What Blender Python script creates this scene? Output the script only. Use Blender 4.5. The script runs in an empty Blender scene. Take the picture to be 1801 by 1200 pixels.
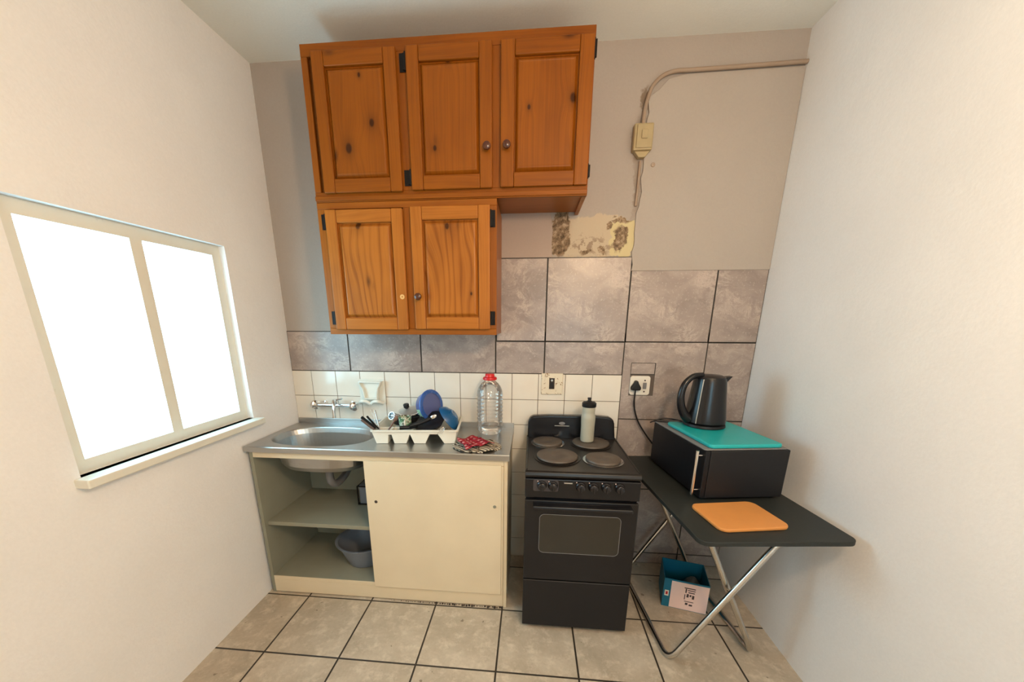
import bpy, math, random
from mathutils import Vector, Matrix
random.seed(7)
S = bpy.context.scene
COL = S.collection
PI = math.pi

# ------------------------------------------------------------------ camera
CX, CD, CH = 0.1022, 2.0852, 1.4659
YAW, PITCH, ROLL = math.radians(5.1851), math.radians(14.7789), math.radians(0.1314)
fwd = Vector((-math.sin(YAW)*math.cos(PITCH), math.cos(YAW)*math.cos(PITCH), -math.sin(PITCH)))
rgt = Vector((math.cos(YAW), math.sin(YAW), 0)); upv = rgt.cross(fwd)
r2 = rgt*math.cos(ROLL)+upv*math.sin(ROLL); u2 = -rgt*math.sin(ROLL)+upv*math.cos(ROLL)
cd = bpy.data.cameras.new('camera'); cam = bpy.data.objects.new('camera', cd); COL.objects.link(cam)
M3 = Matrix((r2, u2, -fwd)).transposed()
cam.matrix_world = Matrix.Translation((CX, -CD, CH)) @ M3.to_4x4()
cd.sensor_fit = 'HORIZONTAL'; cd.sensor_width = 36; cd.lens = 647.83/1801*36
cd.shift_x = 0.01493; cd.shift_y = 0.07594; cd.clip_start = 0.02
S.camera = cam

# ------------------------------------------------------------------ world, lights, exposure
w = bpy.data.worlds.new('world'); S.world = w; w.use_nodes = True
w.node_tree.nodes['Background'].inputs[0].default_value = (0.42, 0.80, 1.0, 1)
w.node_tree.nodes['Background'].inputs[1].default_value = 8.5
S.view_settings.view_transform = 'Standard'; S.view_settings.look = 'None'
S.view_settings.gamma = 1; S.view_settings.use_curve_mapping = False
S.view_settings.exposure = 0.10
XL, XR, YF, ZC = -1.32, 1.28, -3.3, 2.70       # room
WY0, WY1, WZ0, WZ1 = -1.12, -0.36, 0.98, 1.80   # window in the left wall

def light(name, kind, loc, energy, col, **k):
    d = bpy.data.lights.new(name, kind); d.energy = energy; d.color = col
    for a, b in k.items(): setattr(d, a, b)
    o = bpy.data.objects.new(name, d); COL.objects.link(o); o.location = loc
    return o
pl = light('window_portal', 'AREA', (XL-0.10, (WY0+WY1)/2, (WZ0+WZ1)/2), 1, (1, 1, 1), shape='RECTANGLE', size=WZ1-WZ0, size_y=WY1-WY0)
pl.rotation_euler = (0, -PI/2, 0); pl.data.cycles.is_portal = True
VX0, VX1, VZ0, VZ1 = 0.25, 0.95, 1.05, 1.90           # window in the wall behind the camera
p2 = light('window_portal', 'AREA', ((VX0+VX1)/2, YF-0.10, (VZ0+VZ1)/2), 1, (1, 1, 1), shape='RECTANGLE', size=VX1-VX0, size_y=VZ1-VZ0)
p2.rotation_euler = (PI/2, 0, 0); p2.rotation_euler = (-PI/2, 0, 0); p2.data.cycles.is_portal = True
light('lamp_light', 'POINT', (0.62, -2.05, 2.05), 54, (1.0, 0.69, 0.42), shadow_soft_size=0.09)

# ------------------------------------------------------------------ materials
def N(nt, t, **k):
    n = nt.nodes.new(t)
    for a, b in k.items(): setattr(n, a, b)
    return n
def sset(n, **k):
    for a, b in k.items(): n.inputs[a.replace('_', ' ')].default_value = b
class G:
    """tiny node graph helper"""
    def __init__(s, name, rough=0.5, metal=0.0, spec=0.5):
        s.m = bpy.data.materials.new(name); s.m.use_nodes = True; s.t = s.m.node_tree
        s.b = s.t.nodes['Principled BSDF']
        s.b.inputs['Roughness'].default_value = rough; s.b.inputs['Metallic'].default_value = metal
        s.b.inputs['Specular IOR Level'].default_value = spec
    def L(s, a, b): s.t.links.new(a, b)
    def v(s, x, sock):
        if isinstance(x, (int, float)): sock.default_value = x
        elif isinstance(x, tuple): sock.default_value = x
        else: s.L(x, sock)
    def math(s, op, a, b=0.0, c=None, clamp=False):
        n = N(s.t, 'ShaderNodeMath', operation=op); n.use_clamp = clamp
        s.v(a, n.inputs[0]); s.v(b, n.inputs[1])
        if c is not None: s.v(c, n.inputs[2])
        return n.outputs[0]
    def mix(s, f, a, b):
        n = N(s.t, 'ShaderNodeMix', data_type='RGBA'); s.v(f, n.inputs[0])
        for x, i in ((a, 6), (b, 7)):
            if isinstance(x, tuple): n.inputs[i].default_value = x+(1,)
            else: s.L(x, n.inputs[i])
        return n.outputs[2]
    def coord(s, kind='Object'): return N(s.t, 'ShaderNodeTexCoord').outputs[kind]
    def sep(s, v):
        n = N(s.t, 'ShaderNodeSeparateXYZ'); s.L(v, n.inputs[0]); return n.outputs
    def comb(s, x, y, z=0.0):
        n = N(s.t, 'ShaderNodeCombineXYZ'); s.v(x, n.inputs[0]); s.v(y, n.inputs[1]); s.v(z, n.inputs[2]); return n.outputs[0]
    def mapping(s, v, sc=(1, 1, 1), loc=(0, 0, 0)):
        n = N(s.t, 'ShaderNodeMapping'); s.L(v, n.inputs[0]); n.inputs['Scale'].default_value = sc; n.inputs['Location'].default_value = loc
        return n.outputs[0]
    def noise(s, v, scale=5, detail=3, rough=0.5, dist=0.0, out='Fac'):
        n = N(s.t, 'ShaderNodeTexNoise'); s.L(v, n.inputs['Vector']); sset(n, Scale=scale, Detail=detail, Roughness=rough, Distortion=dist)
        return n.outputs[out]
    def ramp(s, f, stops):
        n = N(s.t, 'ShaderNodeValToRGB'); s.L(f, n.inputs[0]); e = n.color_ramp.elements
        for i, (p, c) in enumerate(stops):
            el = e[i] if i < 2 else e.new(p)
            el.position = p; el.color = (c+(1,)) if isinstance(c, tuple) else (c, c, c, 1)
        return n.outputs[0]
    def bump(s, h, strength=0.3, dist=0.002):
        n = N(s.t, 'ShaderNodeBump'); n.inputs['Strength'].default_value = strength; n.inputs['Distance'].default_value = dist
        s.L(h, n.inputs['Height']); s.L(n.outputs[0], s.b.inputs['Normal'])
    def color(s, c): s.v(c if not isinstance(c, tuple) else c+(1,), s.b.inputs['Base Color']); return s
    def rough(s, r): s.v(r, s.b.inputs['Roughness'])

def lin(r, g, b):
    f = lambda c: (c/255/12.92) if c <= 10 else ((c/255+.055)/1.055)**2.4
    return (f(r), f(g), f(b))
def plain(name, c, rough=0.5, metal=0.0, var=0.08, scale=18, bump=0.0, spec=0.5):
    g = G(name, rough, metal, spec); co = g.coord()
    n = g.noise(co, scale, 3)
    a = tuple(x*(1-var) for x in c); b = tuple(min(1, x*(1+var)) for x in c)
    g.color(g.mix(n, a, b))
    if bump: g.bump(g.noise(co, scale*8, 3), bump, 0.001)
    g.rough(g.math('ADD', g.math('MULTIPLY', n, 0.12), max(0.02, rough-0.06)))
    return g.m

def wood(name, light, dark, knots=(), cath=0.5, seed=0.0, rough=0.36, per=0.026, rc=None):
    rc = (0.40 if cath > .6 else 0.10) if rc is None else rc
    g = G(name, rough, spec=0.22); uv = g.coord('UV'); s = g.sep(uv); U, V = s[0], s[1]
    # low frequency warp of the growth rings
    nw = g.noise(g.mapping(uv, (1.1, 3.6, 1), (seed, seed*2, 0)), 1.0, 2)
    vw = g.math('ADD', V, g.math('MULTIPLY', g.math('SUBTRACT', nw, 0.5), 0.24*cath+0.01))
    dark_k = None
    for (ku, kv, r) in knots:
        du = g.math('DIVIDE', g.math('SUBTRACT', U, ku), r*1.5); dv = g.math('DIVIDE', g.math('SUBTRACT', V, kv), r)
        d2 = g.math('ADD', g.math('MULTIPLY', du, du), g.math('MULTIPLY', dv, dv))
        wide = g.math('EXPONENT', g.math('MULTIPLY', d2, -0.12))
        vw = g.math('ADD', vw, g.math('MULTIPLY', g.math('MULTIPLY', wide, dv), r*0.8))
        core = g.math('EXPONENT', g.math('MULTIPLY', g.math('MULTIPLY', d2, d2), -1.2))
        halo = g.math('MULTIPLY', g.math('EXPONENT', g.math('MULTIPLY', d2, -0.35)), 0.4)
        k = g.math('MAXIMUM', core, halo)
        dark_k = k if dark_k is None else g.math('MAXIMUM', dark_k, k)
    # scattered small knots in every board
    vo = N(g.t, 'ShaderNodeTexVoronoi', feature='F1'); vo.inputs['Scale'].default_value = 1.0; vo.inputs['Randomness'].default_value = 1.0
    g.L(g.mapping(uv, (5.0, 11.0, 1), (seed*3, seed, 0)), vo.inputs['Vector'])
    vr = g.sep(vo.outputs['Color'])[0]; kd = g.math('EXPONENT', g.math('MULTIPLY', g.math('POWER', vo.outputs['Distance'], 2.0), -70.0))
    k0 = g.math('MULTIPLY', kd, g.math('GREATER_THAN', vr, 0.80)); k0 = g.math('MULTIPLY', k0, 0.85)
    vw = g.math('ADD', vw, g.math('MULTIPLY', k0, 0.012))
    dark_k = k0 if dark_k is None else g.math('MAXIMUM', dark_k, k0)
    ring = g.math('SINE', g.math('MULTIPLY', vw, 2*PI/per))
    ring = g.math('POWER', g.math('ADD', g.math('MULTIPLY', ring, 0.5), 0.5), 3.6)
    streak = g.noise(g.comb(g.math('MULTIPLY', U, 3.0), g.math('MULTIPLY', vw, 170.0), seed), 1.0, 3, 0.6)
    blot = g.noise(g.mapping(uv, (3, 7, 1), (seed+3, 0, 0)), 1.0, 2)
    f = g.math('ADD', g.math('MULTIPLY', ring, rc), g.math('MULTIPLY', g.math('SUBTRACT', streak, 0.42), 0.9))
    f = g.math('ADD', f, g.math('MULTIPLY', g.math('SUBTRACT', blot, 0.45), 1.1), None, True)
    c = g.mix(f, light, dark)
    if dark_k is not None: c = g.mix(g.math('MINIMUM', dark_k, 0.9), c, tuple(x*0.22 for x in dark))
    g.color(c); g.bump(g.math('MULTIPLY', streak, 1.0), 0.12, 0.001)
    g.rough(g.math('ADD', g.math('MULTIPLY', streak, 0.15), rough-0.05))
    g.b.inputs['Coat Weight'].default_value = 0.03; g.b.inputs['Coat Roughness'].default_value = 0.25
    return g.m

def plaster_mat(name, c=(0.46, 0.405, 0.36), damage=False, smooth=False):
    g = G(name, 0.9, spec=0.2); co = g.coord()
    n1 = g.noise(co, 3.0, 3); n2 = g.noise(co, 120, 3)
    col = g.mix(g.math('MULTIPLY', n1, 0.9), c, tuple(x*0.86 for x in c))
    col = g.mix(g.math('MULTIPLY', n2, 0.22), col, tuple(x*0.6 for x in c))
    h = g.math('ADD', g.math('MULTIPLY', n2, 0.35), g.math('MULTIPLY', g.noise(co, 22, 2), 0.9))
    if damage:
        s = g.sep(co); X, Z = s[0], s[2]
        nx = g.noise(co, 20, 4, 0.65, 0.4, 'Color'); ns = g.sep(nx)
        Xd = g.math('ADD', X, g.math('MULTIPLY', g.math('SUBTRACT', ns[0], 0.5), 0.075))
        Zd = g.math('ADD', Z, g.math('MULTIPLY', g.math('SUBTRACT', ns[2], 0.5), 0.075))
        def ell(cx, cz, rx, rz, soft=0.15, Xs=Xd, Zs=Zd, p=2.0):
            a = g.math('POWER', g.math('ABSOLUTE', g.math('DIVIDE', g.math('SUBTRACT', Xs, cx), rx)), p)
            b = g.math('POWER', g.math('ABSOLUTE', g.math('DIVIDE', g.math('SUBTRACT', Zs, cz), rz)), p)
            return g.math('MULTIPLY', g.math('SUBTRACT', 1.0, g.math('ADD', a, b)), 1/soft, None, True)
        old = ell(0.395, 1.885, 0.215, 0.10, 0.25, p=4.0)             # old cream paint, flaked
        yel = ell(0.55, 1.88, 0.062, 0.095, 0.15, p=4.0)
        col = g.mix(g.math('MULTIPLY', old, 0.9), col, lin(196, 180, 156))
        col = g.mix(yel, col, lin(206, 192, 150))
        specks = g.math('MULTIPLY', g.math('GREATER_THAN', g.noise(co, 34, 5, 0.7), 0.535), ell(0.40, 1.845, 0.19, 0.06, 0.9))
        col = g.mix(g.math('MULTIPLY', specks, 0.85), col, lin(150, 130, 112))
        holes = None
        for e in (ell(0.238, 1.90, 0.047, 0.115, 0.3, p=3.0), ell(0.540, 1.878, 0.033, 0.066, 0.25), ell(0.545, 1.962, 0.055, 0.013, 0.4),
                  ell(0.487, 1.935, 0.013, 0.02, 0.4), ell(0.455, 1.825, 0.022, 0.028, 0.5), ell(0.22, 1.81, 0.03, 0.014, 0.5), ell(0.37, 1.82, 0.03, 0.012, 0.5)):
            holes = e if holes is None else g.math('MAXIMUM', holes, e)
        hc = g.ramp(g.noise(co, 40, 5, 0.75), [(0.36, lin(78, 66, 54)), (0.52, lin(140, 118, 94)), (0.64, lin(190, 170, 146))])
        col = g.mix(holes, col, hc)
        h = g.math('ADD', h, g.math('MULTIPLY', holes, -4.0)); h = g.math('ADD', h, g.math('MULTIPLY', old, -1.0))
        h = g.math('ADD', h, g.math('MULTIPLY', g.math('MULTIPLY', old, g.noise(co, 60, 4)), 1.6))
        # grime that runs along the pipe and box
        gr = g.math('MULTIPLY', ell(0.59, 2.30, 0.035, 0.13, 0.8), 0.5)
        gr = g.math('MAXIMUM', gr, g.math('MULTIPLY', ell(0.598, 2.10, 0.016, 0.16, 0.8), 0.35))
        gr = g.math('MAXIMUM', gr, g.math('MULTIPLY', ell(0.603, 2.47, 0.02, 0.06, 0.6), 0.75))
        col = g.mix(gr, col, lin(120, 100, 78))
    g.color(col); g.bump(h, 0.35, 0.003)
    return g.m

def marble(name):
    g = G(name, 0.32); uv = g.coord('UV')
    w1 = g.noise(uv, 4, 3, 0.55, 0.0, 'Color')
    vm = N(g.t, 'ShaderNodeVectorMath', operation='MULTIPLY_ADD'); g.L(w1, vm.inputs[0]); vm.inputs[1].default_value = (0.35, 0.35, 0.35); g.L(uv, vm.inputs[2])
    cl = g.noise(g.mapping(vm.outputs[0], (1, 1.7, 1)), 3.2, 5, 0.6, 0.6)
    base = g.ramp(cl, [(0.36, lin(141, 128, 122)), (0.5, lin(154, 140, 133)), (0.64, lin(166, 152, 144))])
    rid = g.math('ABSOLUTE', g.math('SUBTRACT', g.noise(g.mapping(vm.outputs[0], (1, 1.6, 1), (4, 1, 0)), 3.0, 8, 0.78, 0.3), 0.5))
    vein = g.ramp(rid, [(0.0, 1.0), (0.022, 0.45), (0.07, 0.0)])
    patch = g.ramp(g.noise(uv, 5, 2), [(0.42, 0.0), (0.6, 1.0)])
    c = g.mix(g.math('MULTIPLY', g.math('MULTIPLY', vein, patch), 0.75), base, lin(200, 185, 174))
    sp = g.math('GREATER_THAN', g.noise(uv, 85, 3, 0.6), 0.62)
    c = g.mix(g.math('MULTIPLY', sp, 0.4), c, lin(198, 184, 174))
    g.color(c); g.bump(cl, 0.1, 0.001)
    return g.m

def floor_mat():
    g = G('floor_tiles', 0.42); co = g.coord(); s = g.sep(co)
    F, fx, fy = 0.355, -0.0139, -0.4733
    def cell(v, o):
        t = g.math('DIVIDE', g.math('SUBTRACT', v, o-0.0), F); fl = g.math('FLOOR', t)
        fr = g.math('SUBTRACT', t, fl); return fl, g.math('MINIMUM', fr, g.math('SUBTRACT', 1.0, fr))
    a, da = cell(s[0], fx); b, db = cell(s[1], fy)
    d = g.math('MINIMUM', da, db)
    grout = g.math('LESS_THAN', d, 0.0115)
    off = g.comb(g.math('MULTIPLY', a, 7.3), g.math('MULTIPLY', b, 3.1), 0.0)
    vm = N(g.t, 'ShaderNodeVectorMath', operation='ADD'); g.L(co, vm.inputs[0]); g.L(off, vm.inputs[1])
    n = g.noise(vm.outputs[0], 4.5, 5, 0.62, 0.4); n2 = g.noise(vm.outputs[0], 60, 4, 0.6)
    c = g.ramp(n, [(0.3, lin(172, 160, 142)), (0.52, lin(194, 181, 162)), (0.72, lin(212, 200, 182))])
    c = g.mix(g.math('MULTIPLY', n2, 0.45), c, lin(146, 134, 116)); n3 = g.noise(vm.outputs[0], 17, 5, 0.7); c = g.mix(g.ramp(n3, [(0.5, 0.0), (0.68, 0.6)]), c, lin(222, 210, 192))
    sp = g.math('GREATER_THAN', g.noise(co, 26, 2, 0.4), 0.735)
    c = g.mix(g.math('MULTIPLY', sp, 0.6), c, lin(95, 80, 64))
    c = g.mix(grout, c, lin(48, 42, 36)); g.color(c)
    g.bump(g.math('ADD', g.math('MULTIPLY', n2, 0.15), g.math('MULTIPLY', g.ramp(d, [(0.0, 0.0), (0.012, 1.0)]), 1.0)), 0.5, 0.002)
    g.rough(g.math('ADD', 0.35, g.math('MULTIPLY', n2, 0.25)))
    return g.m

def glassy(name, c, rough=0.03, trans=1.0, ior=1.35):
    g = G(name, rough); n = g.noise(g.coord(), 30, 2)
    g.color(g.mix(n, c, tuple(min(1, x*1.03) for x in c))); g.b.inputs['Transmission Weight'].default_value = trans; g.b.inputs['IOR'].default_value = ior
    return g.m

def steel(name, c=(0.50, 0.50, 0.49), rough=0.27, sx=2, sy=90):
    g = G(name, rough, 1.0); co = g.coord(); n = g.noise(g.mapping(co, (sx, sy, sy)), 2, 3); n2 = g.noise(co, 9, 4)
    g.color(g.mix(n, c, tuple(x*0.86 for x in c)))
    g.rough(g.math('ADD', rough-0.06, g.math('MULTIPLY', g.math('ADD', n, n2), 0.1)))
    return g.m

M = {}
PL, PD = (0.262, 0.074, 0.004), (0.112, 0.024, 0.001)
M['pine'] = wood('pine', PL, PD, (), 0.35, 1.3)
M['pine_dark'] = wood('pine_side', (0.36, 0.118, 0.024), (0.16, 0.042, 0.007), (), 0.2, 4.3)
LL, LD = (0.40, 0.135, 0.018), (0.15, 0.036, 0.003)
M['pine_low'] = wood('pine_lower', LL, LD, (), 0.35, 2.1)
M['pine_mid'] = wood('pine_frame_lower', (0.31, 0.095, 0.008), (0.13, 0.030, 0.002), (), 0.3, 6.1)
M['plaster'] = plaster_mat('plaster', damage=True)
M['plaster_new'] = plaster_mat('plaster_new', (0.475, 0.42, 0.37))
M['paint'] = plaster_mat('white_paint', (0.93, 0.93, 0.93))
M['ceiling'] = plaster_mat('ceiling_paint', (0.90, 0.92, 0.87))
M['marble'] = marble('marbled_tile')
M['floor'] = floor_mat()
M['grout'] = plain('grout', (0.045, 0.04, 0.036), 0.9)
M['grout_pale'] = plain('grout_pale', lin(112, 98, 84), 0.9, var=0.3, scale=12)
gw = G('white_tile', 0.14); co = gw.coord(); gw.color(gw.mix(gw.noise(co, 7, 3), lin(234, 230, 220), lin(222, 214, 200))); gw.bump(gw.noise(co, 14, 2), 0.08, 0.002); M['white_tile'] = gw.m
M['ceramic'] = plain('ceramic', lin(228, 228, 218), 0.12, var=0.03)
M['cream'] = plain('cream_paint', lin(222, 208, 180), 0.42, var=0.06, scale=6, bump=0.05)
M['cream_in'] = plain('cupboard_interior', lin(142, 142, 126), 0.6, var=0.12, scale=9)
M['steel'] = steel('brushed_steel')
M['chrome'] = plain('chrome', (0.78, 0.78, 0.78), 0.12, 1.0, var=0.03)
M['tube'] = plain('tube_steel', (0.60, 0.58, 0.54), 0.22, 1.0, var=0.05)
M['black'] = plain('black_enamel', (0.008, 0.008, 0.010), 0.25, var=0.08, scale=5, spec=0.4)
M['hob'] = plain('hob_enamel', (0.013, 0.011, 0.010), 0.34, var=0.45, scale=9, spec=0.35)
M['black_matt'] = plain('black_plastic', (0.009, 0.009, 0.011), 0.45, var=0.1, scale=8, spec=0.35)
M['knob_black'] = plain('knob_black', (0.014, 0.013, 0.015), 0.22, var=0.1)
M['iron'] = plain('black_iron', (0.008, 0.007, 0.007), 0.55, spec=0.2)
M['hotplate'] = plain('hotplate_iron', (0.125, 0.100, 0.080), 0.5, 0.35, var=0.25, scale=24, bump=0.25)
M['win'] = plain('oven_glass', (0.026, 0.024, 0.019), 0.10, var=0.15, scale=4)
M['knobwood'] = plain('knob_wood', (0.075, 0.022, 0.010), 0.16, var=0.2)
M['bare_wood'] = plain('bare_wood', lin(214, 170, 104), 0.6)
M['cream_plastic'] = plain('aged_plastic', lin(170, 152, 114), 0.4, var=0.12, scale=30)
M['white_plastic'] = plain('white_plastic', lin(226, 224, 212), 0.3, var=0.03)
M['pipe'] = plain('painted_pipe', lin(158, 138, 120), 0.5, var=0.1, scale=20)
M['pet'] = glassy('clear_plastic', (0.97, 0.97, 0.96), 0.02, 1.0, 1.22)
M['red'] = plain('red_plastic', lin(200, 22, 28), 0.3)
M['frost'] = plain('frosted_plastic', lin(205, 203, 186), 0.35, var=0.06, scale=12); M['frost'].node_tree.nodes['Principled BSDF'].inputs['Transmission Weight'].default_value = 0.35
M['blue'] = plain('blue_plastic', lin(52, 92, 168), 0.28, var=0.05); M['blue2'] = plain('slate_blue_plastic', lin(88, 98, 150), 0.3, var=0.05)
M['blue3'] = plain('dark_blue_plastic', lin(22, 84, 134), 0.28, var=0.06); M['paleblue'] = plain('pale_blue_plastic', lin(120, 185, 215), 0.3)
M['teal'] = plain('teal_plastic', lin(28, 168, 172), 0.35, var=0.05)
M['teal_card'] = plain('teal_card', lin(12, 108, 138), 0.5, var=0.12)
M['label'] = plain('pink_label', lin(240, 214, 208), 0.6, var=0.02)
M['ink'] = plain('ink', lin(70, 60, 64), 0.7); M['redink'] = plain('red_ink', lin(190, 40, 50), 0.6)
M['grey'] = plain('grey_plastic', lin(120, 120, 122), 0.5, var=0.08)
M['dkgrey'] = plain('dark_grey_film', lin(70, 74, 74), 0.35, var=0.3, scale=20)
M['basin'] = plain('grey_basin', lin(116, 124, 136), 0.4, var=0.05)
M['board'] = plain('bamboo_board', lin(206, 140, 74), 0.5, var=0.1, scale=14)
M['tabletop'] = plain('table_laminate', lin(40, 44, 43), 0.5, var=0.3, scale=130, spec=0.3)
M['mw'] = plain('microwave_door', (0.008, 0.008, 0.010), 0.4, var=0.4, scale=150, spec=0.3)
M['silver'] = plain('silver_print', lin(186, 184, 178), 0.3, 0.6)
M['adhesive'] = plain('tile_adhesive', lin(96, 86, 80), 0.85, var=0.2, scale=40, bump=0.2)
M['rust'] = plain('dark_opening', lin(52, 44, 38), 0.8, var=0.5, scale=30)

# ------------------------------------------------------------------ mesh builder
ORG = {}
class MB:
    def __init__(s): s.v, s.f, s.uv = [], [], []
    def face(s, pts, uv=None):
        i = len(s.v); s.v += [Vector(p) for p in pts]; s.f.append(list(range(i, i+len(pts))))
        s.uv.append(uv or [(p[0], p[2]) for p in pts])
    def box(s, x0, x1, y0, y1, z0, z1, g='z', off=None, mat=None):
        """g = grain axis; uv u runs along it, in metres"""
        if off is None: off = (random.uniform(0, 5), random.uniform(0, 5))
        P = [(x, y, z) for x in (x0, x1) for y in (y0, y1) for z in (z0, z1)]
        base = len(s.v); s.v += [Vector(p) if mat is None else mat @ Vector(p) for p in P]
        gi = 'xyz'.index(g)
        for q, ax in (((0, 1, 3, 2), 0), ((4, 6, 7, 5), 0), ((0, 4, 5, 1), 1), ((2, 3, 7, 6), 1), ((0, 2, 6, 4), 2), ((1, 5, 7, 3), 2)):
            s.f.append([base+i for i in q])
            oth = [a for a in (0, 1, 2) if a != ax]
            if gi in oth: u = gi; v = [a for a in oth if a != gi][0]
            else: u, v = oth
            s.uv.append([(P[i][u]+off[0], P[i][v]+off[1]) for i in q])
        return s
    def lathe(s, prof, c=(0, 0, 0), n=32, axis='z', mat=None, cap=True, sx=1.0, sy=1.0):
        base = len(s.v)
        for (r, h) in prof:
            for k in range(n):
                a = 2*PI*k/n; x, y = r*math.cos(a)*sx, r*math.sin(a)*sy
                p = Vector((x, y, h)) if axis == 'z' else Vector((x, h, y)) if axis == 'y' else Vector((h, x, y))
                p = p+Vector(c)
                s.v.append(mat @ p if mat is not None else p)
        for i in range(len(prof)-1):
            for k in range(n):
                a, b = base+i*n+k, base+i*n+(k+1) % n
                q = [a, b, b+n, a+n]
                if axis == 'y': q.reverse()
                s.f.append(q); s.uv.append([(k/n, i), ((k+1)/n, i), ((k+1)/n, i+1), (k/n, i+1)])
        if cap:
            for i, rev in ((0, True), (len(prof)-1, False)):
                if prof[i][0] > 1e-6:
                    q = [base+i*n+k for k in range(n)]
                    if rev != (axis == 'y'): q.reverse()
                    s.f.append(q); s.uv.append([(0, 0)]*n)
        return s
    def tube(s, pts, r, n=10, closed=False, radii=None):
        pts = [Vector(p) for p in pts]; base = len(s.v); m = len(pts); prev = None
        for i, p in enumerate(pts):
            a = pts[(i-1) % m] if (i or closed) else p; b = pts[(i+1) % m] if (i < m-1 or closed) else p
            t = (b-a).normalized()
            if prev is None:
                ref = Vector((0, 0, 1)) if abs(t.z) < 0.9 else Vector((1, 0, 0)); n1 = t.cross(ref).normalized()
            else: n1 = (prev-t*prev.dot(t)).normalized()
            prev = n1; n2 = t.cross(n1); rr = radii[i] if radii else r
            for k in range(n):
                an = 2*PI*k/n; s.v.append(p+n1*(rr*math.cos(an))+n2*(rr*math.sin(an)))
        for i in range(m if closed else m-1):
            for k in range(n):
                a = base+i*n+k; b = base+i*n+(k+1) % n; j = (i+1) % m
                c, d = base+j*n+(k+1) % n, base+j*n+k
                s.f.append([a, b, c, d]); s.uv.append([(0, 0)]*4)
        if not closed:
            s.f.append([base+k for k in reversed(range(n))]); s.uv.append([(0, 0)]*n)
            s.f.append([base+(m-1)*n+k for k in range(n)]); s.uv.append([(0, 0)]*n)
        return s
    def prism(s, poly, a, b, axis='y', mat=None):
        """extrude the polygon (in the two other axes) from a to b along axis"""
        base = len(s.v); n = len(poly)
        for h in (a, b):
            for (p, q) in poly:
                v = Vector((p, h, q)) if axis == 'y' else Vector((p, q, h)) if axis == 'z' else Vector((h, p, q))
                s.v.append(mat @ v if mat is not None else v)
        for i in range(n):
            j = (i+1) % n; s.f.append([base+i, base+j, base+n+j, base+n+i]); s.uv.append([(0, 0), (1, 0), (1, 1), (0, 1)])
        s.f.append([base+i for i in reversed(range(n))]); s.uv.append([(poly[i][0], poly[i][1]) for i in reversed(range(n))])
        s.f.append([base+n+i for i in range(n)]); s.uv.append([(poly[i][0], poly[i][1]) for i in range(n)])
        return s
    def build(s, name, mat, parent=None, bevel=0.0, seg=2, smooth=False, local=False, solid=0.0, sub=0, kind=None):
        me = bpy.data.meshes.new(name)
        org = Vector((0, 0, 0))
        if parent is not None and not local: org = ORG.get(parent.name, Vector((0, 0, 0)))
        me.from_pydata([tuple(v-org) for v in s.v], [], s.f)
        ul = me.uv_layers.new(name='UVMap'); k = 0
        for uvs in s.uv:
            for u in uvs: ul.data[k].uv = u; k += 1
        me.materials.append(mat if not isinstance(mat, str) else M[mat])
        import bmesh
        bm = bmesh.new(); bm.from_mesh(me); bmesh.ops.recalc_face_normals(bm, faces=bm.faces); bm.to_mesh(me); bm.free()
        o = bpy.data.objects.new(name, me); COL.objects.link(o)
        if parent is not None: o.parent = parent; ORG[o.name] = org
        else: ORG[o.name] = Vector((0, 0, 0))
        if smooth:
            me.polygons.foreach_set('use_smooth', [True]*len(me.polygons))
            try: me.set_sharp_from_angle(angle=math.radians(40))
            except Exception: pass
        if solid: m = o.modifiers.new('solid', 'SOLIDIFY'); m.thickness = solid; m.offset = 0
        if bevel: m = o.modifiers.new('bevel', 'BEVEL'); m.width = bevel; m.segments = seg; m.limit_method = 'ANGLE'; m.angle_limit = math.radians(35)
        if sub: m = o.modifiers.new('sub', 'SUBSURF'); m.levels = sub; m.render_levels = sub
        if kind: o['kind'] = kind
        return o
def thing(name, label, cat, loc, rz=0.0, group=None):
    o = bpy.data.objects.new(name, None); COL.objects.link(o); o.location = loc; o.rotation_euler = (0, 0, rz)
    o.empty_display_size = 0.05; o['label'] = label; o['category'] = cat
    if group: o['group'] = group
    ORG[o.name] = Vector(loc); return o
def tag(o, label, cat, group=None):
    o['label'] = label; o['category'] = cat
    if group: o['group'] = group
    return o
def rebase(o, p):
    """put a single-mesh thing's origin at its base point"""
    p = Vector(p); o.data.transform(Matrix.Translation(-p)); o.location = p; ORG[o.name] = p; return o
def rrect(x0, x1, y0, y1, r, n=6):
    out = []
    for cx, cy, a0 in ((x1-r, y1-r, 0), (x0+r, y1-r, PI/2), (x0+r, y0+r, PI), (x1-r, y0+r, 1.5*PI)):
        for k in range(n+1):
            a = a0+PI/2*k/n; out.append((cx+r*math.cos(a), cy+r*math.sin(a)))
    return out
def spline(pts, n=8):
    P = [Vector(p) for p in pts]; P = [P[0]*2-P[1]]+P+[P[-1]*2-P[-2]]; out = []
    for i in range(1, len(P)-2):
        for k in range(n):
            t = k/n; a, b, c, d = P[i-1], P[i], P[i+1], P[i+2]
            out.append(0.5*((2*b)+(c-a)*t+(2*a-5*b+4*c-d)*t*t+(-a+3*b-3*c+d)*t**3))
    out.append(P[-2]); return out

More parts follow.
